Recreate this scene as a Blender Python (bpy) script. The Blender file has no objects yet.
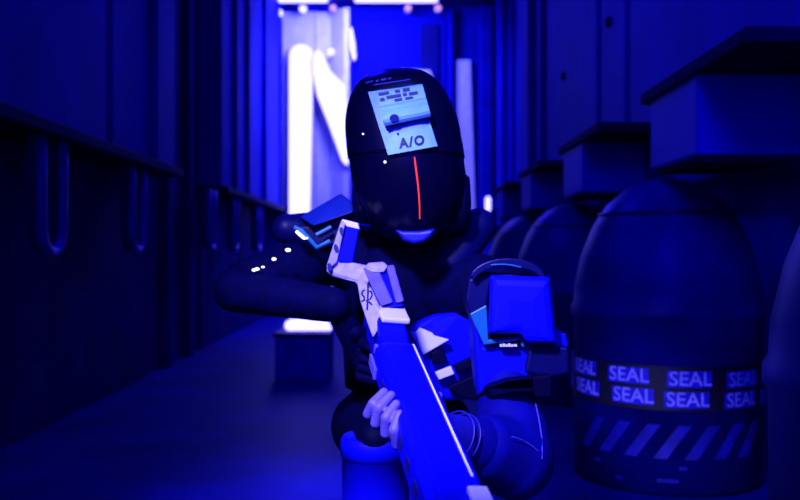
import bpy, bmesh, math, random
from mathutils import Vector, Matrix, Quaternion
random.seed(5)
S = bpy.context.scene
COL = S.collection
EYE = 0.95
FPX = 858.0
V = Vector

def P(px, py, d):
    """world point seen at (px,py) of the 800x500 frame, d metres down the corridor"""
    return V(((px - 400) / FPX * d, d, EYE + (250 - py) / FPX * d))

# ------------------------------------------------------------------ materials
def mat(name, col, rough=0.5, metal=0.0, var=0.25, scale=9.0, bump=0.0, spec=0.5, coat=0.0):
    m = bpy.data.materials.new(name)
    m.use_nodes = True
    nt = m.node_tree
    b = nt.nodes['Principled BSDF']
    b.inputs['Roughness'].default_value = rough
    b.inputs['Metallic'].default_value = metal
    b.inputs['Specular IOR Level'].default_value = spec
    b.inputs['Coat Weight'].default_value = coat
    tc = nt.nodes.new('ShaderNodeTexCoord')
    no = nt.nodes.new('ShaderNodeTexNoise')
    no.inputs['Scale'].default_value = scale
    no.inputs['Detail'].default_value = 5
    nt.links.new(tc.outputs['Object'], no.inputs['Vector'])
    rp = nt.nodes.new('ShaderNodeValToRGB')
    lo = [max(0, c * (1 - var)) for c in col]
    hi = [min(1, c * (1 + var)) for c in col]
    rp.color_ramp.elements[0].position = 0.3
    rp.color_ramp.elements[1].position = 0.7
    rp.color_ramp.elements[0].color = (*lo, 1)
    rp.color_ramp.elements[1].color = (*hi, 1)
    nt.links.new(no.outputs['Fac'], rp.inputs['Fac'])
    nt.links.new(rp.outputs['Color'], b.inputs['Base Color'])
    if bump:
        bp = nt.nodes.new('ShaderNodeBump')
        bp.inputs['Strength'].default_value = bump
        bp.inputs['Distance'].default_value = 0.02
        nt.links.new(no.outputs['Fac'], bp.inputs['Height'])
        nt.links.new(bp.outputs['Normal'], b.inputs['Normal'])
    return m

def emit(name, col, strength):
    m = bpy.data.materials.new(name)
    m.use_nodes = True
    b = m.node_tree.nodes['Principled BSDF']
    b.inputs['Base Color'].default_value = (0.05, 0.02, 0.02, 1)
    b.inputs['Emission Color'].default_value = (*col, 1)
    b.inputs['Emission Strength'].default_value = strength
    return m

M = dict(
    wall=mat('painted_wall', (0.0018, 0.0015, 0.26), 0.65, var=0.18, scale=2.5, spec=.04),
    wallr=mat('painted_wall_right', (0.0018, 0.0015, 0.26), 0.65, var=0.15, scale=2.0, spec=.04),
    recess=mat('dark_panel', (0.001, 0.001, 0.09), 0.7, scale=3, spec=.05),  # blue raised in the colour to stand in for haze
    floor=mat('floor_plate', (0.0015, 0.0015, 0.15), 0.5, var=0.35, scale=2.0, bump=0.1, spec=.05),
    ceil=mat('ceiling_panel', (0.01, 0.01, 0.16), 0.6, spec=.1),
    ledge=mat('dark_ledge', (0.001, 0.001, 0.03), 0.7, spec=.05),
    boxm=mat('box_paint', (0.002, 0.002, 0.32), 0.55, var=0.12, scale=4, spec=.05),
    capm=mat('box_cap', (0.001, 0.001, 0.03), 0.8, spec=.05),
    drum=mat('drum_shell', (0.0015, 0.0015, 0.11), 0.42, var=0.35, scale=5, bump=0.06, spec=.2),
    drumring=mat('drum_ring', (0.008, 0.008, 0.03), 0.4),
    tape=mat('tape_black', (0.008, 0.008, 0.015), 0.5),
    tapeblue=mat('tape_blue', (0.010, 0.010, 0.42), 0.5, var=0.4, scale=40),
    tapetext=mat('tape_letters', (0.35, 0.35, 0.95), 0.5, var=0.35, scale=60),
    stripe=mat('hazard_stripe', (0.004, 0.004, 0.24), 0.5, var=0.3, scale=20),
    metal=mat('pale_metal', (0.55, 0.52, 0.68), 0.5, 0.0, var=0.12, scale=8),
    door=mat('door_paint', (0.0008, 0.0005, 0.26), 0.6, var=0.1, spec=.03),
    hoop=mat('hoop_metal', (0.02, 0.02, 0.26), 0.4, 0.1),
    crate=mat('crate_plastic', (0.012, 0.012, 0.34), 0.5),
    suit=mat('black_suit', (0.0004, 0.0004, 0.028), 0.75, var=0.3, scale=30, bump=0.15, spec=0.05),  # black lifted towards blue, haze put into the colour
    sleeve=mat('blue_sleeve', (0.001, 0.001, 0.16), 0.6, var=0.25, scale=14, bump=0.2, spec=.12),
    skin=mat('skin', (0.16, 0.12, 0.50), 0.5, var=0.15, scale=60),
    forearm=mat('forearm_skin', (0.006, 0.004, 0.24), 0.5, var=0.4, scale=22),
    shell=mat('helmet_shell', (0.0006, 0.0006, 0.018), 0.32, var=0.2, scale=12, spec=0.25),  # blue lift imitates haze over the dark shell
    visor=mat('visor_gloss', (0.0004, 0.0004, 0.014), 0.26, var=0.1, spec=0.25),
    chin=mat('chin_guard', (0.004, 0.004, 0.25), 0.45),
    plate=mat('pale_cyan_plate', (0.22, 0.48, 0.80), 0.5, var=0.12, scale=25),
    plate2=mat('cyan_module', (0.16, 0.40, 0.80), 0.42, var=0.15, scale=18),
    ink=mat('dark_ink', (0.004, 0.004, 0.05), 0.6),
    inkpale=mat('pale_ink', (0.06, 0.05, 0.5), 0.6),
    armor=mat('blue_armour', (0.0008, 0.0005, 0.50), 0.55, var=0.12, scale=8, spec=.15),
    armord=mat('dark_blue_armour', (0.001, 0.0015, 0.06), 0.45, var=0.15, scale=8, spec=.2),
    armorl=mat('light_blue_armour', (0.004, 0.016, 0.20), 0.5, var=0.1, scale=8, spec=.15),
    rim=mat('cyan_rim', (0.006, 0.15, 0.30), 0.4, var=0.1),
    white=mat('white_shell', (0.85, 0.82, 0.95), 0.45, var=0.06, scale=20),
    stock=mat('scuffed_white', (0.42, 0.37, 0.74), 0.5, var=0.22, scale=55),
    gunblue=mat('gun_blue', (0.0008, 0.0004, 0.50), 0.5, var=0.1, scale=8, spec=.12),
    gunlav=mat('gun_lavender', (0.13, 0.10, 0.60), 0.5, var=0.18, scale=30),
    gundark=mat('gun_dark', (0.006, 0.006, 0.12), 0.45),
    black=mat('matte_black', (0.0004, 0.0004, 0.020), 0.65, spec=0.06),  # blue level stands in for haze in the blacks
    line=mat('white_line', (0.9, 0.88, 1.0), 0.5, var=0.03),
    lamp=emit('lamp_white', (0.16, 0.145, 1.0), 7.0),
    lamp2=emit('lamp_soft', (0.50, 0.42, 1.0), 2.2),
    pink=emit('lamp_pink', (0.62, 0.30, 0.95), 1.1),
    red=emit('led_red', (1.0, 0.035, 0.02), 1.3),
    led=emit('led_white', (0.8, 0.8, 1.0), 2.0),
)

# ------------------------------------------------------------------ mesh helpers
def link(name, bm, m, parent=None, smooth=False, bevel=0.0, seg=2, solid=0.0):
    me = bpy.data.meshes.new(name)
    bmesh.ops.recalc_face_normals(bm, faces=bm.faces)
    bm.to_mesh(me)
    bm.free()
    o = bpy.data.objects.new(name, me)
    for q in (m if isinstance(m, list) else [m]):
        me.materials.append(q)
    COL.objects.link(o)
    if parent is not None:
        o.parent = parent
        o.matrix_parent_inverse = world(parent).inverted()
    if smooth:
        for p in me.polygons:
            p.use_smooth = True
    if solid:
        md = o.modifiers.new('solid', 'SOLIDIFY'); md.thickness = solid; md.offset = 1
    if bevel:
        md = o.modifiers.new('bevel', 'BEVEL'); md.width = bevel; md.segments = seg
        md.limit_method = 'ANGLE'; md.angle_limit = math.radians(35)
    return o

def world(o):
    m = o.matrix_basis.copy()
    if o.parent:
        m = world(o.parent) @ o.matrix_parent_inverse @ m
    return m

def tag(o, label, cat, group=None):
    o['label'] = label; o['category'] = cat
    if group: o['group'] = group
    return o

def thing(name, label, cat, loc=(0, 0, 0), group=None):
    o = bpy.data.objects.new(name, None); COL.objects.link(o)
    o.location = loc; o.empty_display_size = 0.1
    return tag(o, label, cat, group)

def struct(name, bm, m, parent=None, **k):
    o = link(name, bm, m, parent, **k)
    if parent is None: o['kind'] = 'structure'
    return o

def box(bm, c, s, R=None):
    vs = []
    for x in (-.5, .5):
        for y in (-.5, .5):
            for z in (-.5, .5):
                v = V((x * s[0], y * s[1], z * s[2]))
                if R is not None: v = R @ v
                vs.append(bm.verts.new(v + V(c)))
    for f in ((0, 1, 3, 2), (4, 6, 7, 5), (0, 4, 5, 1), (2, 3, 7, 6), (0, 2, 6, 4), (1, 5, 7, 3)):
        bm.faces.new([vs[i] for i in f])

def bx(bm, x0, x1, y0, y1, z0, z1):
    box(bm, ((x0 + x1) / 2, (y0 + y1) / 2, (z0 + z1) / 2), (abs(x1 - x0), abs(y1 - y0), abs(z1 - z0)))

def prism(bm, pts, d):
    a = [bm.verts.new(p) for p in pts]
    b = [bm.verts.new(V(p) + V(d)) for p in pts]
    n = len(pts)
    bm.faces.new(a); bm.faces.new(b[::-1])
    for i in range(n):
        bm.faces.new((a[i], a[(i + 1) % n], b[(i + 1) % n], b[i]))

def loft(bm, rings, closed=True, caps=True):
    R = [[bm.verts.new(p) for p in r] for r in rings]
    n = len(R[0])
    for i in range(len(R) - 1):
        for j in range(n if closed else n - 1):
            bm.faces.new((R[i][j], R[i][(j + 1) % n], R[i + 1][(j + 1) % n], R[i + 1][j]))
    if caps and closed:
        bm.faces.new(R[0][::-1]); bm.faces.new(R[-1])
    return R

def frame_for(d):
    d = d.normalized()
    a = V((0, 0, 1)) if abs(d.z) < .9 else V((1, 0, 0))
    u = d.cross(a).normalized(); w = u.cross(d).normalized()
    return u, w

def tube(bm, pts, r, seg=12):
    pts = [V(p) for p in pts]
    rings = []
    u = None
    for i, p in enumerate(pts):
        d = (pts[min(i + 1, len(pts) - 1)] - pts[max(i - 1, 0)]).normalized()
        if u is None:
            u, w = frame_for(d)
        else:
            u = (u - d * u.dot(d)).normalized(); w = d.cross(u)
        w = d.cross(u)
        rr = r[i] if isinstance(r, (list, tuple)) else r
        rings.append([p + (u * math.cos(2 * math.pi * k / seg) + w * math.sin(2 * math.pi * k / seg)) * rr for k in range(seg)])
    loft(bm, rings)

def capsule(bm, a, b, ra, rb, seg=18):
    a = V(a); b = V(b); d = b - a
    L = d.length; d = d.normalized(); u, w = frame_for(d)
    rings = []
    def ring(c, r): return [c + (u * math.cos(2 * math.pi * k / seg) + w * math.sin(2 * math.pi * k / seg)) * r for k in range(seg)]
    for k in range(1, 6):
        t = math.pi / 2 * (1 - k / 5); rings.append(ring(a - d * ra * math.sin(t), max(1e-4, ra * math.cos(t))))
    for k in range(0, 5):
        t = math.pi / 2 * (k / 5); rings.append(ring(b + d * rb * math.sin(t), rb * math.cos(t)))
    rings.append(ring(b + d * rb * .999, rb * .06))
    rings.insert(0, ring(a - d * ra * .999, ra * .06))
    loft(bm, rings)

def lathe(bm, prof, c, seg=48):
    c = V(c)
    rings = [[c + V((r * math.cos(2 * math.pi * k / seg), r * math.sin(2 * math.pi * k / seg), z)) for k in range(seg)] for r, z in prof]
    loft(bm, rings)

def ball(bm, c, r, seg=16, s=(1, 1, 1)):
    bmesh.ops.create_uvsphere(bm, u_segments=seg, v_segments=seg // 2 + 2, radius=r, matrix=Matrix.Translation(V(c)) @ Matrix.Diagonal((*s, 1)))

def slab(px, d, th, dd=None):
    """polygon traced at depth d (number or per point) with thickness th away from the viewer"""
    bm = bmesh.new()
    ds = d if isinstance(d, (list, tuple)) else [d] * len(px)
    prism(bm, [P(x, y, q) for (x, y), q in zip(px, ds)], dd or (0, th, 0))
    return bm

def text_geo(s, size=1.0, bold=0.0, space=1.0):
    cu = bpy.data.curves.new('t', 'FONT'); cu.body = s; cu.size = size; cu.align_x = 'CENTER'; cu.align_y = 'CENTER'
    cu.offset = bold; cu.space_character = space; cu.resolution_u = 3
    o = bpy.data.objects.new('t', cu); COL.objects.link(o)
    dg = bpy.context.evaluated_depsgraph_get(); dg.update()
    me = bpy.data.meshes.new_from_object(o.evaluated_get(dg))
    vs = [v.co.copy() for v in me.vertices]; fs = [list(p.vertices) for p in me.polygons]
    bpy.data.objects.remove(o); bpy.data.curves.remove(cu); bpy.data.meshes.remove(me)
    return vs, fs

def add_geo(bm, vs, fs, fn):
    b = [bm.verts.new(fn(v)) for v in vs]
    for f in fs:
        try: bm.faces.new([b[i] for i in f])
        except ValueError: pass

def rrect(w, h, r, n=5):
    out = []
    for cx, cy, a0 in ((w / 2 - r, h / 2 - r, 0), (-w / 2 + r, h / 2 - r, 90), (-w / 2 + r, -h / 2 + r, 180), (w / 2 - r, -h / 2 + r, 270)):
        for k in range(n + 1):
            a = math.radians(a0 + 90 * k / n); out.append((cx + r * math.cos(a), cy + r * math.sin(a)))
    return out

# ------------------------------------------------------------------ the setting
CEIL = 4.5
YE = 12.5          # the end wall
bm = bmesh.new(); bx(bm, -2.3, 1.9, -1.5, YE + .3, -.1, 0); struct('floor', bm, M['floor'])
bm = bmesh.new(); bx(bm, -2.3, 1.9, -1.5, YE + .3, CEIL, CEIL + .1); struct('ceiling', bm, M['ceil'])
# floor plate seams as thin raised strips
XL, ZL = -1.7, EYE + .58      # left wall face and ledge height
bm = bmesh.new()
bx(bm, -2.3, -2.0, -1.5, YE, 0, CEIL)                    # deep back of the wall
for y0, y1 in ((1.2, 4.98), (5.08, 6.48), (8.19, YE)):   # projecting upper panels
    bx(bm, -2.0, XL, y0, y1, ZL + .03, CEIL)
bx(bm, -2.0, XL - .04, 4.98, 5.08, ZL + .03, CEIL)
for y0, w in ((3.05, .08), (5.85, .05), (8.72, .14), (9.42, .18), (10.6, .12)):
    bx(bm, XL, XL + .05, y0, y0 + w, ZL + .03, CEIL)
struct('wall_left', bm, M['wall'], bevel=.012)
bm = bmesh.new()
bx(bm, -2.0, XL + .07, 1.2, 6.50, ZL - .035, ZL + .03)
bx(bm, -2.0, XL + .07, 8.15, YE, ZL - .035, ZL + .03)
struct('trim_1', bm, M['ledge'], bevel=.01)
bm = bmesh.new()
bx(bm, -2.0, -1.93, 6.5, 8.17, 0, CEIL); bx(bm, -2.0, -1.86, 6.9, 7.05, 0, CEIL); bx(bm, -2.0, -1.86, 7.6, 7.75, 0, CEIL)
bx(bm, -2.0, -1.90, -1.4, 6.4, 0, ZL - .04); bx(bm, -2.0, -1.90, 8.2, YE - .2, 0, ZL - .04)  # wall below the ledge coloured darker, darkness there painted in
struct('trim_2', bm, M['recess'], bevel=.01)

XR = 1.42
bm = bmesh.new()
bx(bm, 1.60, 1.9, -1.5, YE, 0, CEIL)
struct('wall_right', bm, M['wallr'], bevel=.012)
bm = bmesh.new()
ZR = EYE + .33
bx(bm, XR + .06, 1.598, -1.4, YE, ZR, CEIL)
for y0, y1 in ((.5, 5.30), (5.42, 6.05), (6.2, 7.8), (8.7, 10.4), (11.0, 12.0)):
    bx(bm, XR, XR + .08, y0, y1, ZR, CEIL)
bx(bm, XR - .08, XR + .05, 9.0, 9.6, ZR, CEIL); bx(bm, XR - .1, XR + .05, 11.2, 11.8, ZR, CEIL)
struct('trim_7', bm, M['wallr'], bevel=.012)
bm = bmesh.new()
for y, z in ((6.0, EYE + 1.54), (7.6, EYE + 1.50)):
    r = bmesh.ops.create_cone(bm, cap_ends=True, segments=20, radius1=.04, radius2=.03, depth=.04,
                              matrix=Matrix.Translation((XR - .012, y - .2, z)) @ Matrix.Rotation(math.radians(-90), 4, 'Y'))
struct('trim_3', bm, M['ledge'])
bm = bmesh.new(); bx(bm, -2.3, 1.9, YE, YE + .3, 0, CEIL); struct('wall_back', bm, M['wall'])
bm = bmesh.new(); bx(bm, -2.3, 1.9, -1.5, -1.4, 0, CEIL); struct('wall_front', bm, M['recess'])

# the end of the corridor: sliding door, pale metal side panels
d = thing('door_1', 'x', 'door', (0, YE - .1, 0)); del d['label']; del d['category']; d['kind'] = 'structure'
bm = bmesh.new(); bx(bm, -.70, .66, YE - .12, YE - .02, 0, 4.28); link('door_leaf', bm, M['door'], d, bevel=.02)
bm = bmesh.new(); bx(bm, .28, .56, YE - .18, YE - .1, 3.0, 4.2); link('door_shade', bm, M['recess'], d, bevel=.02)  # raised dark block stands in for shading on the door's right
bm = bmesh.new()
prism(bm, [P(400, 69, YE - .25), P(430, 70, YE - .25), P(434, 79, YE - .25), P(428, 85, YE - .25), P(412, 84, YE - .25)], (0, .12, 0))
link('pale_wedge', bm, M['metal'], d, bevel=.01)  # plain pale wedge added in front of the door
bm = bmesh.new()
bx(bm, -1.72, -.74, YE - .08, YE, 0, 4.4)
for x in (-1.22, -.98):
    bx(bm, x, x + .03, YE - .11, YE - .07, 0, 4.4)
prism(bm, [V((-1.0, YE - .09, 1.2)), V((-.72, YE - .09, 1.2)), V((-.72, YE - .3, 1.2)), V((-.8, YE - .3, 1.2))], (0, 0, 3.2))
struct('trim_4', bm, M['metal'], bevel=.01)
bm = bmesh.new()
prism(bm, [V((.76, YE - .1, 0)), V((1.14, YE - .1, 0)), V((1.02, YE - .1, 3.7)), V((.78, YE - .1, 3.7))], (0, .1, 0))
struct('trim_5', bm, M['metal'], bevel=.01)
bm = bmesh.new(); bx(bm, .68, .76, YE - .2, YE, 0, 4.4); bx(bm, -.76, -.68, YE - .2, YE, 0, 4.4); bx(bm, 1.14, 1.3, YE - .4, YE, 0, 4.4)
struct('trim_6', bm, M['wall'], bevel=.01)

# lamps at the end of the corridor
def fixture(name, label, cat, px, d, th, m, group=None):
    t = thing(name, label, cat, P(px[0][0], px[0][1], d), group)
    c = V((sum(p[0] for p in px) / len(px), sum(p[1] for p in px) / len(px)))
    hous = [(c.x + (x - c.x) * 1.08, c.y + (y - c.y) * 1.03) for x, y in px]
    link('housing', slab(hous, d + .021, .07), M['metal'], t, bevel=.008)
    link('diffuser', slab(px, d, .02), m, t, bevel=.006)
    return t
def arc_pts(cx, cy, rx, ry, a0, a1, n=10):
    return [(cx + rx * math.cos(math.radians(a0 + (a1 - a0) * k / n)), cy - ry * math.sin(math.radians(a0 + (a1 - a0) * k / n))) for k in range(n + 1)]
fixture('upright_light', 'tall white glowing light column with rounded top at the end of the corridor', 'light',
        [(289, 216)] + arc_pts(301, 56, 12, 12, 180, 0) + [(310, 216)], YE - .25, .02, M['lamp'])
fixture('slanted_light', 'white glowing slanted light leaning from the light column down towards the helmet', 'light',
        [(312, 66), (314, 54), (318, 49), (324, 56), (330, 71), (338, 79), (345, 86), (348, 120), (350, 152), (347, 166), (342, 161), (330, 128), (317, 95)], YE - .36, .02, M['lamp'])
fixture('thin_light', 'thin short white light strip high on the door frame', 'light',
        [(349, 30), (352, 27), (355, 44), (356, 58), (353, 61), (350, 48)], YE - .4, .02, M['lamp'])
for lab, x, y, m in (('small round white lamp below the ceiling panel, between the two bright lights', 331, 52, 'lamp'),
                     ('small white lamp under the left end of the ceiling light', 279, 13, 'lamp'),
                     ('small white lamp under the middle of the ceiling light', 303, 9, 'lamp'),
                     ('small pinkish lamp at the right end of the white ceiling light', 333, 8, 'pink'),
                     ('small pink lamp above the door near its left side', 408, 8, 'pink'),
                     ('small pink lamp above the door near its right corner', 438, 8, 'pink')):
    c = P(x, y, YE - .34)
    t = thing('spot_lamp', lab, 'lamp', c, 'small round lamps at the corridor end')
    b = bmesh.new(); ball(b, c, .055 if m == 'lamp' else .05); link('bulb', b, M[m], t, smooth=True)
    b = bmesh.new(); tube(b, [c + V((0, .03, 0)), c + V((0, .10, 0)), c + V((0, .11, 0))], [.04, .05, .02]); link('socket', b, M['metal'], t)
for lab, x0, x1 in (('glowing white ceiling light panel above the light column', -1.72, -.98), ('glowing white ceiling light panel above the door', -.66, .55)):
    t = thing('ceiling_light', lab, 'light', ((x0 + x1) / 2, YE - .7, 4.36), 'ceiling lights at the corridor end')
    b = bmesh.new(); bx(b, x0, x1, YE - 1.1, YE - .45, 4.44, CEIL); link('housing', b, M['metal'], t, bevel=.01)
    b = bmesh.new(); bx(b, x0 + .03, x1 - .03, YE - 1.05, YE - .5, 4.405, 4.44); link('diffuser', b, M['lamp'], t, bevel=.006)
c = P(488, 204, 10.6)
t = thing('wall_lamp', 'tiny white lamp on the far right wall, just right of the helmet', 'lamp', c)
b = bmesh.new(); capsule(b, c + V((0, 0, -.06)), c + V((0, 0, .06)), .035, .035); link('bulb', b, M['lamp'], t, smooth=True)
b = bmesh.new(); bx(b, c.x + .03, XR - .1, c.y - .03, c.y + .03, c.z - .03, c.z + .03); link('bracket', b, M['metal'], t)

# U shaped hoops hanging under the left ledge
for i, (y, w, lab) in enumerate(((4.19, .26, 'nearest hanging U-shaped pipe under the left ledge, at the edge of the photo'),
                                 (5.55, .24, 'second hanging U-shaped pipe along the left ledge, above open dark wall'),
                                 (7.75, .22, 'third hanging U-shaped pipe along the left wall, in the dark recess'),
                                 (8.85, .24, 'fourth hanging U-shaped pipe along the left ledge, under the ribbed panels'),
                                 (10.3, .26, 'furthest hanging U-shaped pipe along the left ledge, close to the light column'))):
    t = thing('hanging_pipe', lab, 'pipe', (XL, y, ZL - .04), 'hanging U-shaped pipes')
    x = XL - .0
    top, bot = ZL - .035, EYE + .12
    pts = [V((x, y - w / 2, top))] + [V((x, y - w / 2, bot + (top - bot) * .5))]
    for k in range(0, 13):
        a = math.pi + math.pi * k / 12
        pts.append(V((x, y + w / 2 * math.cos(a), bot + w / 2 * math.sin(a) * 1.0)))
    pts += [V((x, y + w / 2, bot + (top - bot) * .5)), V((x, y + w / 2, top))]
    b = bmesh.new(); tube(b, pts, .028, 12); link('bent_tube', b, M['hoop'], t, smooth=True)
    b = bmesh.new()
    pl = [V((x - .03, y - w / 2, top)), V((x - .03, y - w / 2, bot))] + [V((x - .03, y + w / 2 * math.cos(math.pi + math.pi * k / 12), bot + w / 2 * math.sin(math.pi + math.pi * k / 12))) for k in range(1, 12)] + [V((x - .03, y + w / 2, bot)), V((x - .03, y + w / 2, top))]
    prism(b, pl, (-.04, 0, 0)); link('back_plate', b, M['recess'], t)

# right side: capped boxes on the wall and drums below them
BX, CX = 1.05, 1.03
box_labels = ('large pale box with a wide dark cap on the right wall, nearest of the row',
              'second capped box along the right wall, above the striped tape drum',
              'third capped box along the right wall, small and half lit',
              'furthest small capped box on the right wall, beside the helmet')
for i, lab in enumerate(box_labels):
    yf = 3.60 + 1.92 * i; yn = yf - .57
    t = thing('wall_box', lab, 'box', (1.2, (yf + yn) / 2, EYE + .335), 'capped boxes along the right wall')
    b = bmesh.new(); bx(b, BX, XR - .002, yn, yf, EYE + .335, EYE + .63); link('body', b, M['boxm'], t, bevel=.012)
    b = bmesh.new()
    prism(b, [V((CX, yf + .08, EYE + .62)), V((XR - .002, yf + .08, EYE + .62)), V((XR - .002, yn - .47, EYE + .62)), V((CX, yn - .47, EYE + .62))], (0, 0, .05))
    link('cap', b, M['capm'], t, bevel=.008)
    b = bmesh.new(); bx(b, BX + .02, XR - .002, yn + .02, yf - .02, EYE + .315, EYE + .335); link('base_plate', b, M['capm'], t)

DX, DR = 1.13, .385
drum_labels = ('dark domed drum at the right edge of the photo, mostly cut off',
               'dark domed drum wrapped with two rows of SEAL tape',
               'dark domed drum behind the shoulder armour, beyond the taped drum',
               'far domed drum beside the helmet, third along the right wall')
prof = [(.02, 0), (DR - .03, 0), (DR, .02), (DR, .66), (DR + .012, .68), (DR + .012, .71), (DR, .73), (DR - .004, .80), (DR - .03, .92), (DR - .08, 1.05), (DR - .14, 1.14), (DR - .21, 1.205), (DR - .29, 1.24), (.05, 1.25), (.02, 1.25)]
def cyl(cy, ang, z, r):
    return V((DX + r * math.cos(ang), cy + r * math.sin(ang), z))
def wrap_patch(b, cy, a0, a1, z0, z1, r, th=.003, skew=0.0, n=8):
    f = [[], [], [], []]
    rings = []
    for k in range(n + 1):
        a = a0 + (a1 - a0) * k / n
        rings.append([cyl(cy, a, z0, r), cyl(cy, a + skew, z1, r), cyl(cy, a + skew, z1, r + th), cyl(cy, a, z0, r + th)])
    loft(b, rings)
for i, lab in enumerate(drum_labels):
    cy = (1.66, 3.65, 5.55, 7.45)[i]
    t = thing('drum', lab, 'drum', (DX, cy, 0), 'drums along the right wall')
    b = bmesh.new(); lathe(b, prof, (DX, cy, 0), 56); link('shell', b, M['drum'], t, smooth=True)
    b = bmesh.new()
    tube(b, [cyl(cy, 2 * math.pi * q / 40, 1.10, DR - .112) for q in range(41)], .010, 8)
    link('ring', b, M['drumring'], t, smooth=True)
    if i != 1: continue
    # SEAL tape, two rows, and the hazard stripes under them
    tilt = lambda a: 0.0
    b = bmesh.new()
    wrap_patch(b, cy, math.radians(90), math.radians(430), .335, .505, DR + .001, .003, n=60)
    tp = link('tape', b, M['tape'], t)
    for row, (zc, off) in enumerate(((.463, 0.0), (.384, .045))):
        vs, fs = text_geo('SEAL', .076, bold=.0003)
        for k in range(-2, 5):
            a = math.radians(-128) + k * .60 + off * (1 if k < 1 else -.6)
            zk = zc - .006 * k
            b = bmesh.new(); wrap_patch(b, cy, a - .225, a + .205, zk - .031, zk + .031, DR + .0045, .002, n=10)
            tp = link('tape_block', b, M['tapeblue'], t)
            bt = bmesh.new(); add_geo(bt, vs, fs, lambda v: cyl(cy, a + v.x * 1.0 / DR, zk + v.y, DR + .0085))
            link('lettering', bt, M['tapetext'], tp)
    for k in range(7):
        a = math.radians(-165 + 17 * k)
        b = bmesh.new(); wrap_patch(b, cy, a, a + .13, .15, .28, DR + .001, .002, skew=.24, n=4); link('hazard_stripe', b, M['stripe'], t)
    for a, z, w in ((-152, .10, .03), (-112, .06, .08), (-100, .11, .03), (-136, .05, .03)):
        b = bmesh.new(); wrap_patch(b, cy, math.radians(a), math.radians(a) + w / DR, z, z + .014, DR + .001, .002, n=3)
        link('small_mark', b, M['stripe'], t)

# crate with a lit bar far behind the elbow
c0 = P(302, 385, 6.2)
t = thing('crate', 'low blue crate on the floor far behind the bent elbow', 'crate', (c0.x, 6.4, 0))
b = bmesh.new(); bx(b, c0.x - .2, c0.x + .2, 6.2, 6.6, 0, .32); link('body', b, M['crate'], t, bevel=.015)
b = bmesh.new(); bx(b, c0.x - .21, c0.x + .21, 6.19, 6.61, .32, .35); link('lid', b, M['armord'], t, bevel=.01)
b = bmesh.new(); bx(b, c0.x - .08, c0.x + .02, 6.185, 6.2, .04, .30); link('front_rib', b, M['crate'], t, bevel=.004)
t = thing('bar_light', 'short glowing white bar light seen under the bent elbow', 'light', (c0.x, 6.35, .35))
pb = [(284, 327), (285, 322), (289, 320), (325, 316), (331, 331), (287, 331)]
link('diffuser', slab(pb, 6.25, .12), M['lamp'], t, bevel=.01)
b = bmesh.new(); bx(b, c0.x - .12, c0.x + .18, 6.28, 6.36, .351, .362); link('mount', b, M['black'], t)

# ------------------------------------------------------------------ rifle frame
O = P(397, 355, 1.70); Fp = P(453, 500, 1.20)
f = (Fp - O).normalized()
l0 = f.cross(V((0, 0, 1))).normalized()
if l0.x < 0: l0 = -l0
u0 = V((0, 0, 1)) - f * f.z; u0.normalize()
rho = math.radians(5)
u = u0 * math.cos(rho) + l0 * math.sin(rho)
l = l0 * math.cos(rho) - u0 * math.sin(rho)
def A(s, x=0, h=0): return O + f * s + l * x + u * h

rifle = thing('rifle', 'white and blue futuristic prop rifle held across the kneeling person, muzzle towards the camera', 'rifle', A(0))
def gpoly(name, secs, m, parent=rifle, bevel=.003):
    b = bmesh.new(); loft(b, [[A(s, x, h) for x, h in pts] for s, pts in secs]); return link(name, b, m, parent, bevel=bevel)
def gbox(s0, s1, x0, x1, h0, h1, b):
    loft(b, [[A(s, x, h) for x, h in ((x0, h0), (x1, h0), (x1, h1), (x0, h1))] for s in (s0, s1)])
def sect(w, h0, h1, c): return [(-w, h0 + c), (-w + c, h0), (w - c, h0), (w, h0 + c), (w, h1 - c), (w - c, h1), (-w + c, h1), (-w, h1 - c)]
hg = gpoly('handguard', [(-.035, sect(.032, -.05, .012, .008)), (.0, sect(.045, -.045, .022, .012)), (.62, sect(.045, -.045, .022, .012)), (.635, sect(.040, -.05, .016, .012))], M['gunblue'])
tc_ = gpoly('top_cover', [(.0, sect(.030, .02, .026, .002)), (.03, sect(.036, .02, .034, .006)), (.60, sect(.036, .02, .034, .006)), (.61, sect(.03, .02, .03, .004))], M['gunblue'])
b = bmesh.new(); gbox(.025, .52, .0225, .0258, .0335, .0352, b); link('white_line', b, M['line'], tc_)
b = bmesh.new(); gbox(.56, .615, .006, .034, .034, .044, b); link('front_sight', b, M['white'], rifle, bevel=.002)
b = bmesh.new(); tube(b, [A(.62, 0, -.015), A(.80, 0, -.015)], .022, 20); tube(b, [A(.74, 0, -.015), A(.82, 0, -.015)], .028, 20); link('muzzle', b, M['gundark'], rifle, smooth=False, bevel=.002)
for k in range(6):
    b = bmesh.new(); gbox(.12 + .07 * k, .15 + .07 * k, -.0465, -.044, -.02, .0, b); link('vent_slot', b, M['gundark'], hg)
rc = gpoly('receiver', [(-.30, sect(.028, -.06, .040, .006)), (-.10, sect(.030, -.06, .036, .006)), (-.02, sect(.030, -.055, .014, .006))], M['gunblue'])
b = bmesh.new(); gbox(-.165, -.085, -.024, .036, .034, .046, b); link('white_band', b, M['white'], rc, bevel=.004)
def dy(y): return 1.90 - (y - 262) / 60 * .11
SPX = [(357, 281), (364, 280), (372, 290), (381, 309), (384, 322), (378, 330), (373, 338), (367, 322), (360, 300)]
sp = link('side_plate', slab(SPX, [dy(y) for x, y in SPX], .05), M['stock'], rifle, bevel=.003)
b = bmesh.new()
gbox(-.03, .05, -.050, -.044, -.035, -.012, b); gbox(-.06, .01, -.038, -.03, -.02, -.002, b)
link('side_panel', b, M['gunlav'], rc, bevel=.002)
b = bmesh.new()
RB = [(363, 268), (376, 264), (393, 302), (381, 306), (372, 288)]
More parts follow.
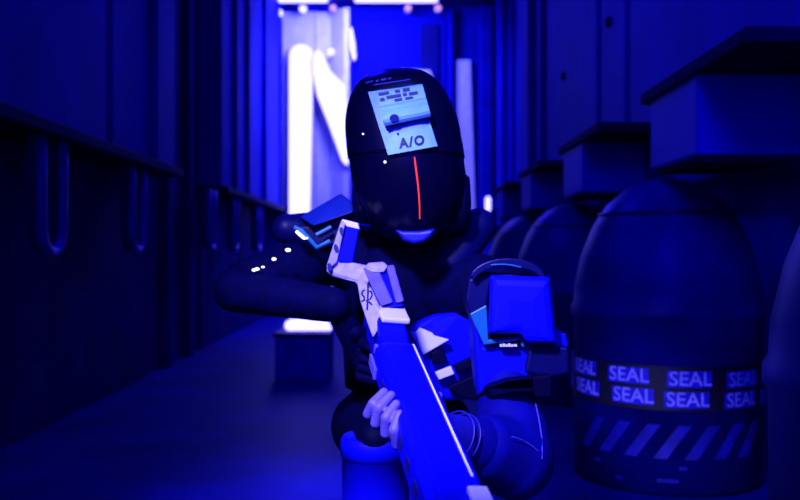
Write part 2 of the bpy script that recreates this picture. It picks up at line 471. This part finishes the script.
prism(b, [P(x, y, dy(y) - .004) for x, y in RB], (0, .05, 0))
link('top_rail', b, M['gunlav'], rifle, bevel=.003)
b = bmesh.new(); RB = [(386, 266), (394, 265), (404, 301), (396, 303)]
prism(b, [P(x, y, dy(y) - .002) for x, y in RB], (0, .045, 0)); link('top_rail', b, M['gunlav'], rifle, bevel=.003)
b = bmesh.new(); RB = [(374, 264), (390, 266), (403, 306), (388, 307)]
prism(b, [P(x, y, dy(y) + .008) for x, y in RB], (0, .05, 0)); link('rail_groove', b, M['gunblue'], rifle, bevel=.002)
b = bmesh.new(); RB = [(364, 268), (368, 263), (383, 262), (388, 266), (384, 272), (372, 272)]
prism(b, [P(x, y, dy(y) - .008) for x, y in RB], (0, .045, 0)); link('rear_collar', b, M['stock'], rifle, bevel=.003)
# stroke emblem on the side plate
b = bmesh.new()
def stroke(pts, r=.0035):
    tube(b, pts, r, 6)
def Q(px, py, d=1.86): return P(px, py, d)
SD = 1.80
def emb(x, y):  # emblem in the side plate plane
    return P(x, y, dy(y) - .001)
E1 = [(364.8, 290), (362.6, 291), (361.8, 294), (364.2, 297), (364.4, 300), (361.6, 301.5)]
E2 = [(368, 283), (368, 292), (367.6, 300), (367.2, 310)]
E3 = [(368, 291), (371, 291.5), (372.2, 295), (370.5, 299), (366, 301), (369, 302), (372, 305)]
for e in (E1, E2, E3): stroke([emb(*q) for q in e], .0021)
link('emblem', b, M['ink'], sp)
# the stock: a bent arm with a drilled upright brace
STD = 1.93
st = link('stock', slab([(331, 259), (341, 260), (363, 265), (374, 267), (368, 284), (360, 288), (355, 282), (331, 276), (326, 271)], [1.93, 1.93, 1.91, 1.90, 1.875, 1.87, 1.89, 1.93, 1.93], .05), M['stock'], rifle, bevel=.004)
br = link('shoulder_brace', slab([(341.5, 219.5), (346, 220.5), (337, 262), (327, 270), (326.5, 266)], 1.915, .055), M['stock'], rifle, bevel=.003)
link('brace_top', slab([(341.5, 219), (358, 223), (359.5, 229.5), (346.5, 226.5)], 1.914, .055), M['white'], br, bevel=.002)
link('brace_face', slab([(346.5, 226), (359, 229), (352, 264), (338, 261)], 1.918, .05), M['gunblue'], br, bevel=.002)
for x, y in ((341.5, 231), (336, 248), (329.5, 267)):
    b = bmesh.new()
    prism(b, [P(x + 2.2 * math.cos(a) + .5 * math.sin(a), y + 4.0 * math.sin(a), 1.911) for a in [2 * math.pi * k / 14 for k in range(14)]], (0, .02, 0))
    link('hole', b, M['gundark'], br)
b = bmesh.new(); loft(b, [[A(s, x, h) for x, h in ((-.018, hh), (.018, hh), (.018, hh2), (-.018, hh2))] for s, hh, hh2 in ((-.25, -.06, -.05), (-.17, -.06, -.05))])
b.free()
b = bmesh.new()
loft(b, [[A(s0 + ds, x, h) for x, ds in ((-.016, 0), (.016, 0), (.016, .045), (-.016, .045))] for s0, h in ((-.22, -.055), (-.25, -.16))])
link('grip', b, M['black'], rifle, bevel=.006)
b = bmesh.new(); tube(b, [A(-.16, 0, -.06), A(-.15, 0, -.095), A(-.12, 0, -.1), A(-.09, 0, -.085), A(-.085, 0, -.055)], .005, 8); link('trigger_guard', b, M['gundark'], rifle, smooth=True)

# ------------------------------------------------------------------ the person
person = thing('person', 'kneeling person in a glossy black helmet and blue armour, aiming a rifle low', 'person', (0.02, 2.2, 0))
bones = []   # (a, b, ra, rb, material index)
def bone(a, b_, ra, rb, mi=0): bones.append((V(a), V(b_), ra, rb, mi))
pel, bel, che, nek = (0, 2.36, .48), (.01, 2.33, .64), (.02, 2.29, .82), (.015, 2.22, 1.0)
bone(pel, bel, .145, .125); bone(bel, che, .125, .15); bone(che, (.02, 2.25, .9), .15, .11); bone((.02, 2.25, .9), nek, .10, .07)
bone(nek, (.015, 2.12, 1.12), .065, .085)
sR, eR, wR = (-.155, 2.22, .94), (-.388, 2.02, .856), (-.145, 1.90, .828)
sL, eL, wL = (.235, 2.06, .85), (.226, 1.70, .535), None
bone((.02, 2.27, .88), sR, .12, .085); bone((.04, 2.26, .87), sL, .12, .08)
bone(sR, eR, .070, .054); bone(eR, wR, .054, .040)
wL = A(.17, .062, -.072)
mL = V(eL).lerp(wL, .55)
bone(sL, eL, .074, .066, 1); bone(eL, mL, .068, .054, 1); bone(mL, wL, .050, .034, 2)
hA, kA, aA = (-.09, 2.34, .47), (-.054, 1.88, .53), (-.05, 1.92, .11)
hB, kB, aB = (.10, 2.34, .47), (.17, 2.10, .09), (.16, 2.50, .075)
bone(hA, kA, .10, .045); bone(kA, (-.052, 1.90, .36), .045, .060, 1); bone((-.052, 1.90, .36), aA, .068, .045, 0); bone(aA, (-.05, 1.78, .045), .05, .042); bone(aA, (-.05, 1.97, .05), .045, .045)
bone(hB, kB, .10, .068); bone(kB, aB, .068, .045); bone(aB, (.16, 2.58, .05), .045, .04)

def remesh(bm, vox, smooth_it=3):
    me = bpy.data.meshes.new('tmp'); bmesh.ops.recalc_face_normals(bm, faces=bm.faces); bm.to_mesh(me); bm.free()
    o = bpy.data.objects.new('tmp', me); COL.objects.link(o)
    md = o.modifiers.new('r', 'REMESH'); md.mode = 'VOXEL'; md.voxel_size = vox
    if smooth_it:
        s = o.modifiers.new('s', 'SMOOTH'); s.factor = .5; s.iterations = smooth_it
    dg = bpy.context.evaluated_depsgraph_get(); dg.update()
    out = bpy.data.meshes.new_from_object(o.evaluated_get(dg))
    bpy.data.objects.remove(o); bpy.data.meshes.remove(me)
    return out
b = bmesh.new()
for a_, c_, ra, rb, mi in bones: capsule(b, a_, c_, ra, rb)
body_me = remesh(b, .009, 6)

# hands: palm plus five bent fingers each
def hand_mesh(palm, fingers):
    b = bmesh.new()
    for a_, c_, ra, rb in palm: capsule(b, a_, c_, ra, rb, 14)
    for pts, rs in fingers:
        for k in range(len(pts) - 1): capsule(b, pts[k], pts[k + 1], rs[k], rs[k + 1], 14)
    return remesh(b, .0022, 1)
palm, fing = [], []
FP = (((369, 414), (373.5, 404), (384, 392.5), 1.475), ((376.5, 423), (379.5, 408), (391, 395.5), 1.455), ((386.5, 433), (386.5, 418), (396, 404.5), 1.435), ((398, 444), (394.5, 430.5), (399.5, 414.5), 1.415))
heel = A(.19, .03, -.075)
palm.append((wL, heel, .032, .028))
for k, (p1, p2, p3, d) in enumerate(FP):
    base = P(p1[0] + 17, p1[1] + 5, d + .035)
    palm.append((heel, base, .024, .0125))
    fing.append(([base, P(*p1, d), P(*p2, d - .012), P(*p3, d + .004)], [.0118, .0108, .0100, .0082]))
fing.append(([heel, A(.13, .066, -.060), A(.14, .064, -.035), A(.15, .056, -.015)], [.018, .0125, .0115, .009]))
hl = hand_mesh(palm, fing)
W = V(wR); G = A(-.225, 0, -.105)
palm, fing = [], []
for k in range(4):
    palm.append((W, G + u * (.035 - .022 * k) + l * (-.03) - f * .02, .026, .015))
for k in range(4):
    h0 = .035 - .022 * k
    if k == 0:
        pts = [G + u * h0 + l * -.03 - f * .02, G + u * (h0 + .01) + l * -.038 + f * .025, G + u * (h0 + .018) + l * -.03 + f * .06, G + u * (h0 + .016) + l * -.012 + f * .078]
    else:
        pts = [G + u * h0 + l * -.03 - f * .02, G + u * h0 + l * -.036 + f * .028, G + u * h0 + l * -.010 + f * .046, G + u * h0 + l * .018 + f * .034]
    fing.append((pts, [.0125, .0115, .0105, .0085]))
fing.append(([W + (G - W) * .5, G + u * .045 + l * -.005 - f * .045, G + u * .05 + l * .026 - f * .02, G + u * .045 + l * .034 + f * .01], [.018, .014, .0125, .010]))
hr = hand_mesh(palm, fing)

bmj = bmesh.new()
bmj.from_mesh(body_me)
def segd(p, a_, c_):
    d = c_ - a_; t = max(0, min(1, (p - a_).dot(d) / d.length_squared)); return (p - (a_ + d * t)).length, t
for fc in bmj.faces:
    p = fc.calc_center_median(); best = 9; mi = 0
    for a_, c_, ra, rb, m_ in bones:
        d, t = segd(p, a_, c_); d -= ra + (rb - ra) * t
        if d < best: best = d; mi = m_
    fc.material_index = mi; fc.smooth = True
for me_, mi in ((hl, 3), (hr, 0)):
    n0 = len(bmj.faces); bmj.from_mesh(me_); bmj.faces.ensure_lookup_table()
    for fc in bmj.faces[n0:]: fc.material_index = mi; fc.smooth = True
body = link('body', bmj, [M['suit'], M['sleeve'], M['forearm'], M['skin']], person)
# ---- helmet
HC = P(407, 157, 2.06)
RH = Matrix.Identity(3)
HN = 2.3
# half outlines of the helmet: height, left edge, right edge, depth of the front
HROWS = [(71, 394, 408, .012), (73.5, 376, 424, .075), (79, 364, 434, .105), (87, 355, 442, .128), (101, 348.5, 450, .146), (120, 345, 458, .158), (140, 345.5, 462, .163),
         (165, 348, 466, .163), (185, 351, 468, .158), (205, 356, 466, .148), (220, 364, 458, .134), (232, 375, 446, .115), (240, 390, 432, .09), (244, 404, 418, .012)]
HROWS = [((157 - y) / FPX * 2.04, (a_ - 407) / FPX * 2.04, (b_ - 407) / FPX * 2.04, d_) for y, a_, b_, d_ in HROWS][::-1]
def hrow(z):
    z = max(HROWS[0][0], min(HROWS[-1][0], z))
    for i in range(len(HROWS) - 1):
        if HROWS[i][0] <= z <= HROWS[i + 1][0]: break
    def cr(j):
        p0 = HROWS[max(0, i - 1)]; p1 = HROWS[i]; p2 = HROWS[i + 1]; p3 = HROWS[min(len(HROWS) - 1, i + 2)]
        h = p2[0] - p1[0]; t = (z - p1[0]) / h
        m1 = (p2[j] - p0[j]) / (p2[0] - p0[0]) * h; m2 = (p3[j] - p1[j]) / (p3[0] - p1[0]) * h
        return (2 * t ** 3 - 3 * t ** 2 + 1) * p1[j] + (t ** 3 - 2 * t ** 2 + t) * m1 + (-2 * t ** 3 + 3 * t ** 2) * p2[j] + (t ** 3 - t ** 2) * m2
    a_, b_, d_ = cr(1), cr(2), cr(3)
    return (a_ + b_) / 2, max(.004, (b_ - a_) / 2), max(.004, d_)
def hfront(x, z, k=1.0):
    c, w_, d_ = hrow(z)
    q = 1 - abs((x - c) / (w_ * k)) ** HN
    return -d_ * k * max(0, q) ** (1 / HN)
def H(p): return HC + RH @ V(p)
def hpx(px, py, k=1.0, off=0.0):
    """point on the front of the helmet that sits at this pixel"""
    y = -.1
    for _ in range(12):
        w = P(px, py, HC.y + y)
        loc = RH.inverted() @ (w - HC)
        y = hfront(loc.x, loc.z, k) - off
    return H((loc.x, y, loc.z))
def superell(b, k, z0, z1, nu=64, nv=44):
    rings = []
    for i in range(nv + 1):
        z = z0 + (z1 - z0) * i / nv
        c, w_, d_ = hrow(z)
        rings.append([H((c + w_ * k * abs(math.cos(a)) ** (2 / HN) * (1 if math.cos(a) > 0 else -1), d_ * k * abs(math.sin(a)) ** (2 / HN) * (1 if math.sin(a) > 0 else -1), z)) for a in [2 * math.pi * j / nu for j in range(nu)]])
    loft(b, rings)
helmet = bpy.data.objects.new('helmet', None); COL.objects.link(helmet); helmet.location = HC
helmet.parent = person; helmet.matrix_parent_inverse = world(person).inverted()
b = bmesh.new(); superell(b, 1.0, -.004, HROWS[-1][0])
link('helmet_shell', b, M['shell'], helmet, smooth=True)
b = bmesh.new(); superell(b, .978, HROWS[0][0], .02); link('visor', b, M['visor'], helmet, smooth=True)
# chin guard
ch = [(394, 229), (404, 231), (420, 231), (436, 228), (432, 236), (424, 242), (414, 244), (404, 241)]
link('chin_guard', slab(ch, 1.925, .08), M['chin'], helmet, bevel=.01, seg=3)
# ear cup on the image right
b = bmesh.new()
ec = H((.112, -.01, -.11))
rings = []
for k, (rr, xx) in enumerate(((.02, -.03), (.055, -.03), (.066, -.01), (.066, .022), (.056, .036), (.02, .04))):
    rings.append([ec + V((xx, rr * math.cos(2 * math.pi * q / 28) * .9, rr * math.sin(2 * math.pi * q / 28) * 1.1)) for q in range(28)])
loft(b, rings); link('ear_cup', b, M['shell'], helmet, smooth=True)
ec2 = H((-.106, -.01, -.10))
b = bmesh.new()
loft(b, [[ec2 + V((-xx, rr * math.cos(2 * math.pi * q / 28) * .9, rr * math.sin(2 * math.pi * q / 28) * 1.1)) for q in range(28)] for rr, xx in ((.02, -.03), (.05, -.03), (.056, -.01), (.054, .012), (.044, .022), (.02, .024))])
link('ear_cup', b, M['shell'], helmet, smooth=True)
# badge plate on the brow, built as a curved slab that follows the shell
def quad_on_helmet(c, n=10, k=1.0, off=0.004, th=.006):
    b = bmesh.new(); grid = []
    for i in range(n + 1):
        row = []
        for j in range(n + 1):
            s, t_ = j / n, i / n
            x = (c[0][0] * (1 - s) + c[1][0] * s) * (1 - t_) + (c[3][0] * (1 - s) + c[2][0] * s) * t_
            y = (c[0][1] * (1 - s) + c[1][1] * s) * (1 - t_) + (c[3][1] * (1 - s) + c[2][1] * s) * t_
            row.append((x, y))
        grid.append(row)
    top = [[b.verts.new(hpx(x, y, k, off + th)) for x, y in r] for r in grid]
    bot = [[b.verts.new(hpx(x, y, k, off)) for x, y in r] for r in grid]
    for i in range(n):
        for j in range(n):
            b.faces.new((top[i][j], top[i][j + 1], top[i + 1][j + 1], top[i + 1][j]))
            b.faces.new((bot[i][j], bot[i + 1][j], bot[i + 1][j + 1], bot[i][j + 1]))
    for i in range(n):
        b.faces.new((top[i][0], top[i + 1][0], bot[i + 1][0], bot[i][0])); b.faces.new((top[i][n], bot[i][n], bot[i + 1][n], top[i + 1][n]))
        b.faces.new((top[0][i], bot[0][i], bot[0][i + 1], top[0][i + 1])); b.faces.new((top[n][i], top[n][i + 1], bot[n][i + 1], bot[n][i]))
    return b
badge = link('badge_plate', quad_on_helmet([(368, 92), (418, 85), (437.5, 146), (388, 155)]), M['plate'], helmet)
vs, fs = text_geo('A/O', 1.0, bold=.042, space=1.22)
xs = [v.x for v in vs]; ys = [v.y for v in vs]
cw, chh = max(xs) - min(xs), max(ys) - min(ys); cx_, cy_ = (max(xs) + min(xs)) / 2, (max(ys) + min(ys)) / 2
b = bmesh.new(); ca, sa = math.cos(math.radians(9)), math.sin(math.radians(9))
def tmap(v):
    X = (v.x - cx_) / cw * 26; Y = (v.y - cy_) / chh * 10.5
    return hpx(411.5 + X * ca - Y * sa * .6, 141.5 - X * sa - Y * ca, 1.0, .0115)
add_geo(b, vs, fs, tmap); link('badge_lettering', b, M['ink'], badge)
b = bmesh.new(); ball(b, hpx(398, 134, 1, .010), .0028, 10); link('screw', b, M['armord'], badge)
# module on the badge
nrm = (hpx(403, 108, 1, .05) - hpx(403, 108, 1, 0)).normalized()
m0 = hpx(375, 92, 1, .008); m1 = hpx(423, 84, 1, .008); m2 = hpx(385, 127, 1, .008); m3 = hpx(432, 117, 1, .008)
def mod(s, t_, h): # s across, t down, h out
    return (m0.lerp(m1, s)).lerp(m2.lerp(m3, s), t_) + nrm * h
def modring(s):
    pts = [(0, 0), (0, .030), (.04, .036), (.42, .036), (.46, .034), (.50, .036)]
    pts += [(.73 + .25 * math.sin(a), .022 + .020 * math.cos(a)) for a in [math.radians(x) for x in range(-50, 181, 22)]]
    pts += [(.75, 0)]
    return [mod(s, t_, h) for t_, h in pts]
b = bmesh.new(); loft(b, [modring(.02), modring(.06), modring(.94), modring(.98)])
module = link('camera_module', b, M['plate2'], helmet, bevel=.003)
b = bmesh.new(); loft(b, [[mod(s, t_, h) for t_, h in ((.80, 0), (.80, .018), (1.03, .016), (1.03, 0))] for s in (.0, .97)]); link('underside_shade', b, M['gundark'], module, bevel=.003)  # dark strip painted in as the shade below the module
b = bmesh.new()
lc = mod(.24, .80, .040)
e1 = (m1 - m0).normalized(); e2 = nrm.cross(e1).normalized()
prism(b, [lc + e1 * .010 * math.cos(a) + e2 * .008 * math.sin(a) for a in [2 * math.pi * k / 16 for k in range(16)]], nrm * .004); link('lens', b, M['gundark'], module)
for s0, s1, t0, t1 in ((.06, .28, .05, .12), (.06, .16, .20, .28), (.20, .50, .17, .25), (.34, .50, .29, .36), (.40, .50, .05, .12), (.56, .70, .04, .13), (.54, .62, .17, .25), (.66, .84, .18, .26), (.56, .72, .30, .36)):
    b = bmesh.new(); loft(b, [[mod(s, t0, .0355), mod(s, t1, .0355), mod(s, t1, .0385), mod(s, t0, .0385)] for s in (s0, s1)])
    link('module_mark', b, M['ink'], module)
# stripe and small scribbled marks on the crown
for (x0, y0), (x1, y1), w in (((374, 85), (410, 79.5), .0012), ((366, 83), (373, 81), .002), ((376, 81.5), (379, 80), .002), ((381, 80), (386, 79), .0022), ((388, 79), (391, 78), .0016)):
    b = bmesh.new(); tube(b, [hpx(x0 + (x1 - x0) * k / 6, y0 + (y1 - y0) * k / 6, 1.0, .002) for k in range(7)], w, 6)
    link('crown_mark', b, M['inkpale'], helmet)
b = bmesh.new()
pts = [(414.5, 157), (415.6, 166), (416.8, 175), (418, 185), (419, 196), (419.6, 207), (419.8, 219)]
tube(b, [hpx(x, y, .978, .001) for x, y in pts], [.0014, .0020, .0020, .0018, .0017, .0016, .0011], 8)
link('red_light_strip', b, M['red'], helmet)
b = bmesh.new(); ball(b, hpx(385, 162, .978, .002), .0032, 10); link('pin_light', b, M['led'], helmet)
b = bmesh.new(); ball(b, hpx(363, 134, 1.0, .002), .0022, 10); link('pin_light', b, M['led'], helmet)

# ---- chest rig
rig = link('chest_rig', slab([(408, 327), (434, 316), (456, 312), (478, 314), (486, 400), (440, 402), (404, 372)], [2.04, 2.05, 2.06, 2.07, 2.06, 2.03, 2.02], .07), M['armor'], person, bevel=.015, seg=3)
link('white_patch', slab([(410, 332), (415, 333), (420, 328), (432, 333), (435, 336), (449, 340), (437, 347), (423, 355)], 2.012, .02), M['white'], rig, bevel=.002)
link('rig_pouch', slab([(430, 353), (441, 348), (447, 357), (445, 362), (433, 366)], 2.012, .03), M['black'], rig, bevel=.004)
link('white_buckle', slab([(435, 373), (451, 366.5), (454.5, 374), (439, 380)], 2.005, .02), M['white'], rig, bevel=.002)
link('rig_strap', slab([(453, 366), (472, 357), (475, 365), (457, 374)], 2.01, .02), M['black'], rig, bevel=.003)
link('rig_flap', slab([(447, 387), (477, 374), (480, 402), (462, 398)], 2.00, .03), M['black'], rig, bevel=.004)
vest = bmesh.new()
loft(vest, [[V((cx + rx * math.cos(2 * math.pi * k / 28), cy + ry * math.sin(2 * math.pi * k / 28), z)) for k in range(28)] for z, cx, cy, rx, ry in
            ((.58, .01, 2.34, .16, .15), (.66, .012, 2.33, .165, .16), (.80, .02, 2.29, .185, .175), (.90, .02, 2.26, .18, .165), (.97, .018, 2.24, .13, .125), (1.02, .016, 2.22, .09, .09))])
link('vest', vest, M['suit'], person, smooth=True)
# strap over the shoulder towards the rear (dark bulk beside the helmet)
b = bmesh.new(); capsule(b, P(478, 226, 2.12), P(452, 262, 2.12), .045, .05); link('collar_pad', b, M['armord'], person, smooth=True)

# ---- armour on the arm at the image right
D0 = 1.80
pad = bpy.data.objects.new('shoulder_armour', None); COL.objects.link(pad); pad.location = P(510, 310, D0)
pad.parent = person; pad.matrix_parent_inverse = world(person).inverted(); pad['label'] = 'bright blue square shoulder armour with cyan rim'
# curved cap over the top
b = bmesh.new(); rings = []
for k in range(13):
    a = math.radians(8 + 164 * k / 12)
    x = 508 - 38 * math.cos(a); y = 279 - 21 * math.sin(a) + (-4 if False else 0)
    rings.append([P(x, y, D0 - .05), P(x, y, D0 + .12), P(508 - 34 * math.cos(a), 282 - 16 * math.sin(a), D0 + .12), P(508 - 34 * math.cos(a), 283 - 16 * math.sin(a), D0 - .05)])
loft(b, rings); cap = link('top_cap', b, M['armord'], pad, bevel=.003)
b = bmesh.new()
tube(b, [P(491 + 30 * k / 8, 265 - 1.6 * math.sin(math.pi * k / 8) + k * .28, D0 - .052) for k in range(9)], .0016, 8); link('edge_highlight', b, M['rim'], cap)  # pale tube stands in for a highlight along the cap edge
link('frame', slab([(469, 279), (490, 273), (548, 276), (548, 285), (491, 284), (487, 305), (488, 341), (484, 344), (470, 314), (466, 300)], D0 - .03, .11), M['armord'], pad, bevel=.006)
link('cyan_rim', slab([(470, 314), (486.5, 305), (488.5, 340), (520, 336.5), (521, 332), (524, 333), (524.5, 348), (521, 346), (520.5, 340), (484, 345)], D0 - .036, .03), M['rim'], pad, bevel=.002)
link('gap_shade', slab([(488, 322), (523, 322), (522, 338), (489, 340)], D0 - .025, .03), M['black'], pad)  # black slab painted in for the shade under the face plate
# big rounded plate, slightly domed
b = bmesh.new()
cn = [(490, 275), (550, 277), (557, 344), (526, 343), (521, 334), (488, 334)]
def domed(cn, d, th, bulge, b):
    cx = sum(p[0] for p in cn) / len(cn); cy = sum(p[1] for p in cn) / len(cn)
    rings = []
    for sc_, dd in ((1, th), (1, 0), (.97, -bulge * .35), (.90, -bulge * .7), (.75, -bulge * .9), (.4, -bulge), (.05, -bulge)):
        rings.append([P(cx + (x - cx) * sc_, cy + (y - cy) * sc_, d + dd) for x, y in cn])
    loft(b, rings)
domed(cn, D0 - .05, .05, .02, b); link('face_plate', b, M['armor'], pad, bevel=.004)
link('lower_guard', slab([(473, 318), (484, 345), (524, 347), (553, 341), (552, 372), (545, 388), (497, 385), (479, 398), (474, 350)], D0 - .015, .13), M['armor'], pad, bevel=.012, seg=3)
link('side_block', slab([(546, 334), (566, 333), (569, 347), (548, 348)], D0 - .01, .10), M['armor'], pad, bevel=.004)
link('side_pouch', slab([(529, 350), (537, 346), (569, 347), (570, 374), (546, 378), (525, 372)], D0 - .03, .10), M['armord'], pad, bevel=.006)
b = bmesh.new()
for k, (x0, x1, y0, y1) in enumerate(((500, 502.2, 344.4, 346.6), (502.8, 505, 343.8, 346.8), (505.6, 507.6, 344.6, 346.8), (508.2, 510.6, 343.6, 346.8), (511.2, 513, 344.6, 346.8), (513.6, 517, 344.4, 346.6))):
    prism(b, [P(x0, y0, D0 - .04), P(x1, y0, D0 - .04), P(x1, y1, D0 - .04), P(x0, y1, D0 - .04)], (0, .03, 0))
link('tiny_marking', b, M['line'], pad)
# strap around the upper arm
SX = [(475, 399), (488, 388), (508, 381), (532, 379), (551, 376), (552, 389), (533, 391), (511, 392), (495, 396), (482, 405)]
strap = link('arm_strap', slab(SX, [1.80, 1.74, 1.705, 1.70, 1.72, 1.72, 1.70, 1.70, 1.73, 1.80], .05), M['black'], person, bevel=.004)
link('strap_buckle', slab([(533, 377), (551, 375), (552, 397), (535, 397)], 1.69, .03), M['black'], strap, bevel=.003)
# elbow sleeve guard with pale piping
eg = bmesh.new()
E_ = V(eL)
for_dir = (wL - E_).normalized()
up_dir = (V(sL) - E_).normalized()
capsule(eg, E_ + up_dir * .08, E_ + up_dir * .0, .074, .080, 28)
capsule(eg, E_ + up_dir * .0, E_ + for_dir * .08, .078, .066, 28)
eme = remesh(eg, .006, 6)
be = bmesh.new(); be.from_mesh(eme); guard = link('elbow_sleeve', be, M['sleeve'], person, smooth=True)
b = bmesh.new()
def onsleeve(x, y):
    d0 = 1.4
    eye = V((0, 0, EYE)); best = None
    for k in range(120):
        d = 1.45 + k * .004; p = P(x, y, d)
        q = min(segd(p, E_ + up_dir * .08, E_)[0] - .078, segd(p, E_, E_ + for_dir * .08)[0] - .074)
        if q <= 0.001: return p
    return P(x, y, 1.66)
tube(b, [onsleeve(535 + 7 * math.sin(t_ * 1.9) , 401 + 58 * t_) for t_ in [k / 12 for k in range(13)]], .0016, 6)
tube(b, [onsleeve(512 + 26 * t_, 437 + 14 * t_ ** 1.6) for t_ in [k / 8 for k in range(9)]], .0014, 6)
link('piping', b, M['inkpale'], guard)
# wrist band and small tattoo-like band
b = bmesh.new()
for q in (.72, .80):
    c = V(eL).lerp(wL, q); dd = (wL - E_).normalized(); uu, ww = frame_for(dd)
    tube(b, [c + (uu * math.cos(2 * math.pi * k / 24) + ww * math.sin(2 * math.pi * k / 24)) * .047 for k in range(25)], .002, 8)
link('wrist_band', b, M['forearm'], person, smooth=True)

# ---- armour on the arm at the image left
padl = bpy.data.objects.new('shoulder_armour', None); COL.objects.link(padl); padl.location = P(320, 222, 2.06)
padl.parent = person; padl.matrix_parent_inverse = world(person).inverted(); padl['label'] = 'sloping blue shoulder armour with teal rails'
link('face_plate', slab([(299, 217), (341, 193), (352, 202), (354, 212), (313, 226)], [2.08, 2.10, 2.08, 2.06, 2.04], .05), M['armorl'], padl, bevel=.006)
link('frame', slab([(296, 226), (313, 226), (354, 212), (350, 240), (330, 246), (318, 250)], 2.09, .06), M['armord'], padl, bevel=.006)
b = bmesh.new()
tube(b, [P(294, 227, 2.03), P(302, 231, 2.03), P(317, 247.5, 2.03), P(330, 241, 2.03)], .0055, 8); link('teal_rail', b, M['rim'], padl, bevel=0)
b = bmesh.new(); tube(b, [P(316, 235, 2.05), P(331, 227, 2.06)], .005, 8); link('teal_rail', b, M['rim'], padl)
b = bmesh.new(); capsule(b, P(297, 232, 2.02), P(304, 238, 2.02), .004, .004, 10); capsule(b, P(304, 238, 2.02), P(307, 238.2, 2.02), .003, .0025, 10); link('white_highlight', b, M['led'], padl, smooth=True)  # glowing capsules stand in for a white highlight on the armour
b = bmesh.new(); capsule(b, P(287, 229, 2.12), P(303, 232, 2.14), .038, .05); link('rounded_end', b, M['armord'], padl, smooth=True)
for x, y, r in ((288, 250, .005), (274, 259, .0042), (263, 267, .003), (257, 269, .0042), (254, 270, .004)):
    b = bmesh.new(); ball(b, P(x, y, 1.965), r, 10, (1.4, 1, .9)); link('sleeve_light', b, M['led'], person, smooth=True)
b = bmesh.new()
rings = []
sdir = (V(eR) - V(sR)).normalized(); uu, ww = frame_for(sdir)
for q, r in ((.25, .074), (.5, .071), (.75, .067), (.95, .062)):
    c = V(sR).lerp(V(eR), q)
    rings.append([c + (uu * math.cos(2 * math.pi * k / 26) + ww * math.sin(2 * math.pi * k / 26)) * r for k in range(26)])
loft(b, rings); link('upper_sleeve', b, M['suit'], person, smooth=True)
# knee pad
b = bmesh.new(); K = V(kA); ball(b, K + V((0, -.012, .012)), .050, 24, (.85, .95, .85)); link('knee_pad', b, M['black'], person, smooth=True)
b = bmesh.new(); lathe(b, [(.062, .2), (.070, .21), (.074, .40), (.074, .495), (.078, .497), (.078, .53), (.072, .54), (.05, .54)], (K.x, K.y + .02, 0), 32); link('shin_guard', b, M['armor'], person, smooth=True)

# ------------------------------------------------------------------ light
BL = (0.006, 0.003, 1.0)
def area(name, loc, target, size, power, col=BL, sy=None, spread=None):
    d = bpy.data.lights.new(name, 'AREA'); d.energy = power; d.color = col; d.size = size
    if sy: d.shape = 'RECTANGLE'; d.size_y = sy
    if spread: d.spread = math.radians(spread)
    o = bpy.data.objects.new(name, d); COL.objects.link(o); o.location = loc
    o.rotation_euler = (V(target) - V(loc)).to_track_quat('-Z', 'Y').to_euler()
    return o
def spot(name, loc, target, ang, power, col=BL, r=.05, blend=.6):
    d = bpy.data.lights.new(name, 'SPOT'); d.energy = power; d.color = col; d.spot_size = math.radians(ang); d.spot_blend = blend; d.shadow_soft_size = r
    o = bpy.data.objects.new(name, d); COL.objects.link(o); o.location = loc
    o.rotation_euler = (V(target) - V(loc)).to_track_quat('-Z', 'Y').to_euler()
    return o
area('ceiling_glow', (-.2, 6.5, 4.35), (-.2, 6.5, 0), 1.0, 18, sy=4)
area('end_glow', (-.3, 11.3, 4.0), (-.2, 7, 1.2), 1.2, 60, sy=.6)
area('end_wall_wash', (-.5, 10.9, 4.2), (-.9, 12.5, 2.0), .8, 260, (0.145, 0.15, 1.0))
area('right_wash', (-.9, 4.6, 3.9), (1.3, 4.4, 2.2), .8, 60)
spot('door_strip_spot', (.9, 11.0, .2), (.93, 12.4, 1.4), 40, 90, (0.25, 0.18, 1.0))
spot('key', (-.5, .3, 2.1), (.07, 1.75, .78), 36, 640, (0.30, 0.27, 1.0), .12, .5)
spot('helmet_spot', (.45, .95, 2.35), (.0, 1.93, 1.25), 12, 29, (0.42, 0.80, 1.0), .04)
spot('floor_pool', (-.5, 2.9, 4.2), (-.24, 3.32, 0), 22, 2000, BL, .2, 1.0)
area('left_wall_glow', (.5, 10.9, 3.2), (-1.7, 10.9, 2.4), .8, 75)
area('right_soft', (.45, .9, 2.8), (1.1, 3.5, .9), .7, 14, spread=80)
area('front_fill', (.1, -1.2, 2.0), (.1, 3, 1.0), 1.8, 55)
spot('box_fill', (-.9, 1.5, 1.55), (1.1, 3.3, 1.42), 22, 34, BL, .2, .8)
w = bpy.data.worlds.new('World'); S.world = w; w.use_nodes = True
w.node_tree.nodes['Background'].inputs['Color'].default_value = (0.004, 0.004, 0.25, 1)
w.node_tree.nodes['Background'].inputs['Strength'].default_value = .10

cam = bpy.data.cameras.new('camera'); co = bpy.data.objects.new('camera', cam); COL.objects.link(co)
co.location = (0, 0, EYE); co.rotation_euler = (math.radians(90), 0, 0)
cam.sensor_width = 36; cam.lens = FPX / 800 * 36; cam.clip_start = .05; cam.clip_end = 100
cam.dof.use_dof = True; cam.dof.focus_distance = 1.68; cam.dof.aperture_fstop = 3.4
S.camera = co
S.view_settings.view_transform = 'Standard'; S.view_settings.look = 'None'
S.view_settings.gamma = 1; S.view_settings.exposure = 0; S.view_settings.use_curve_mapping = False
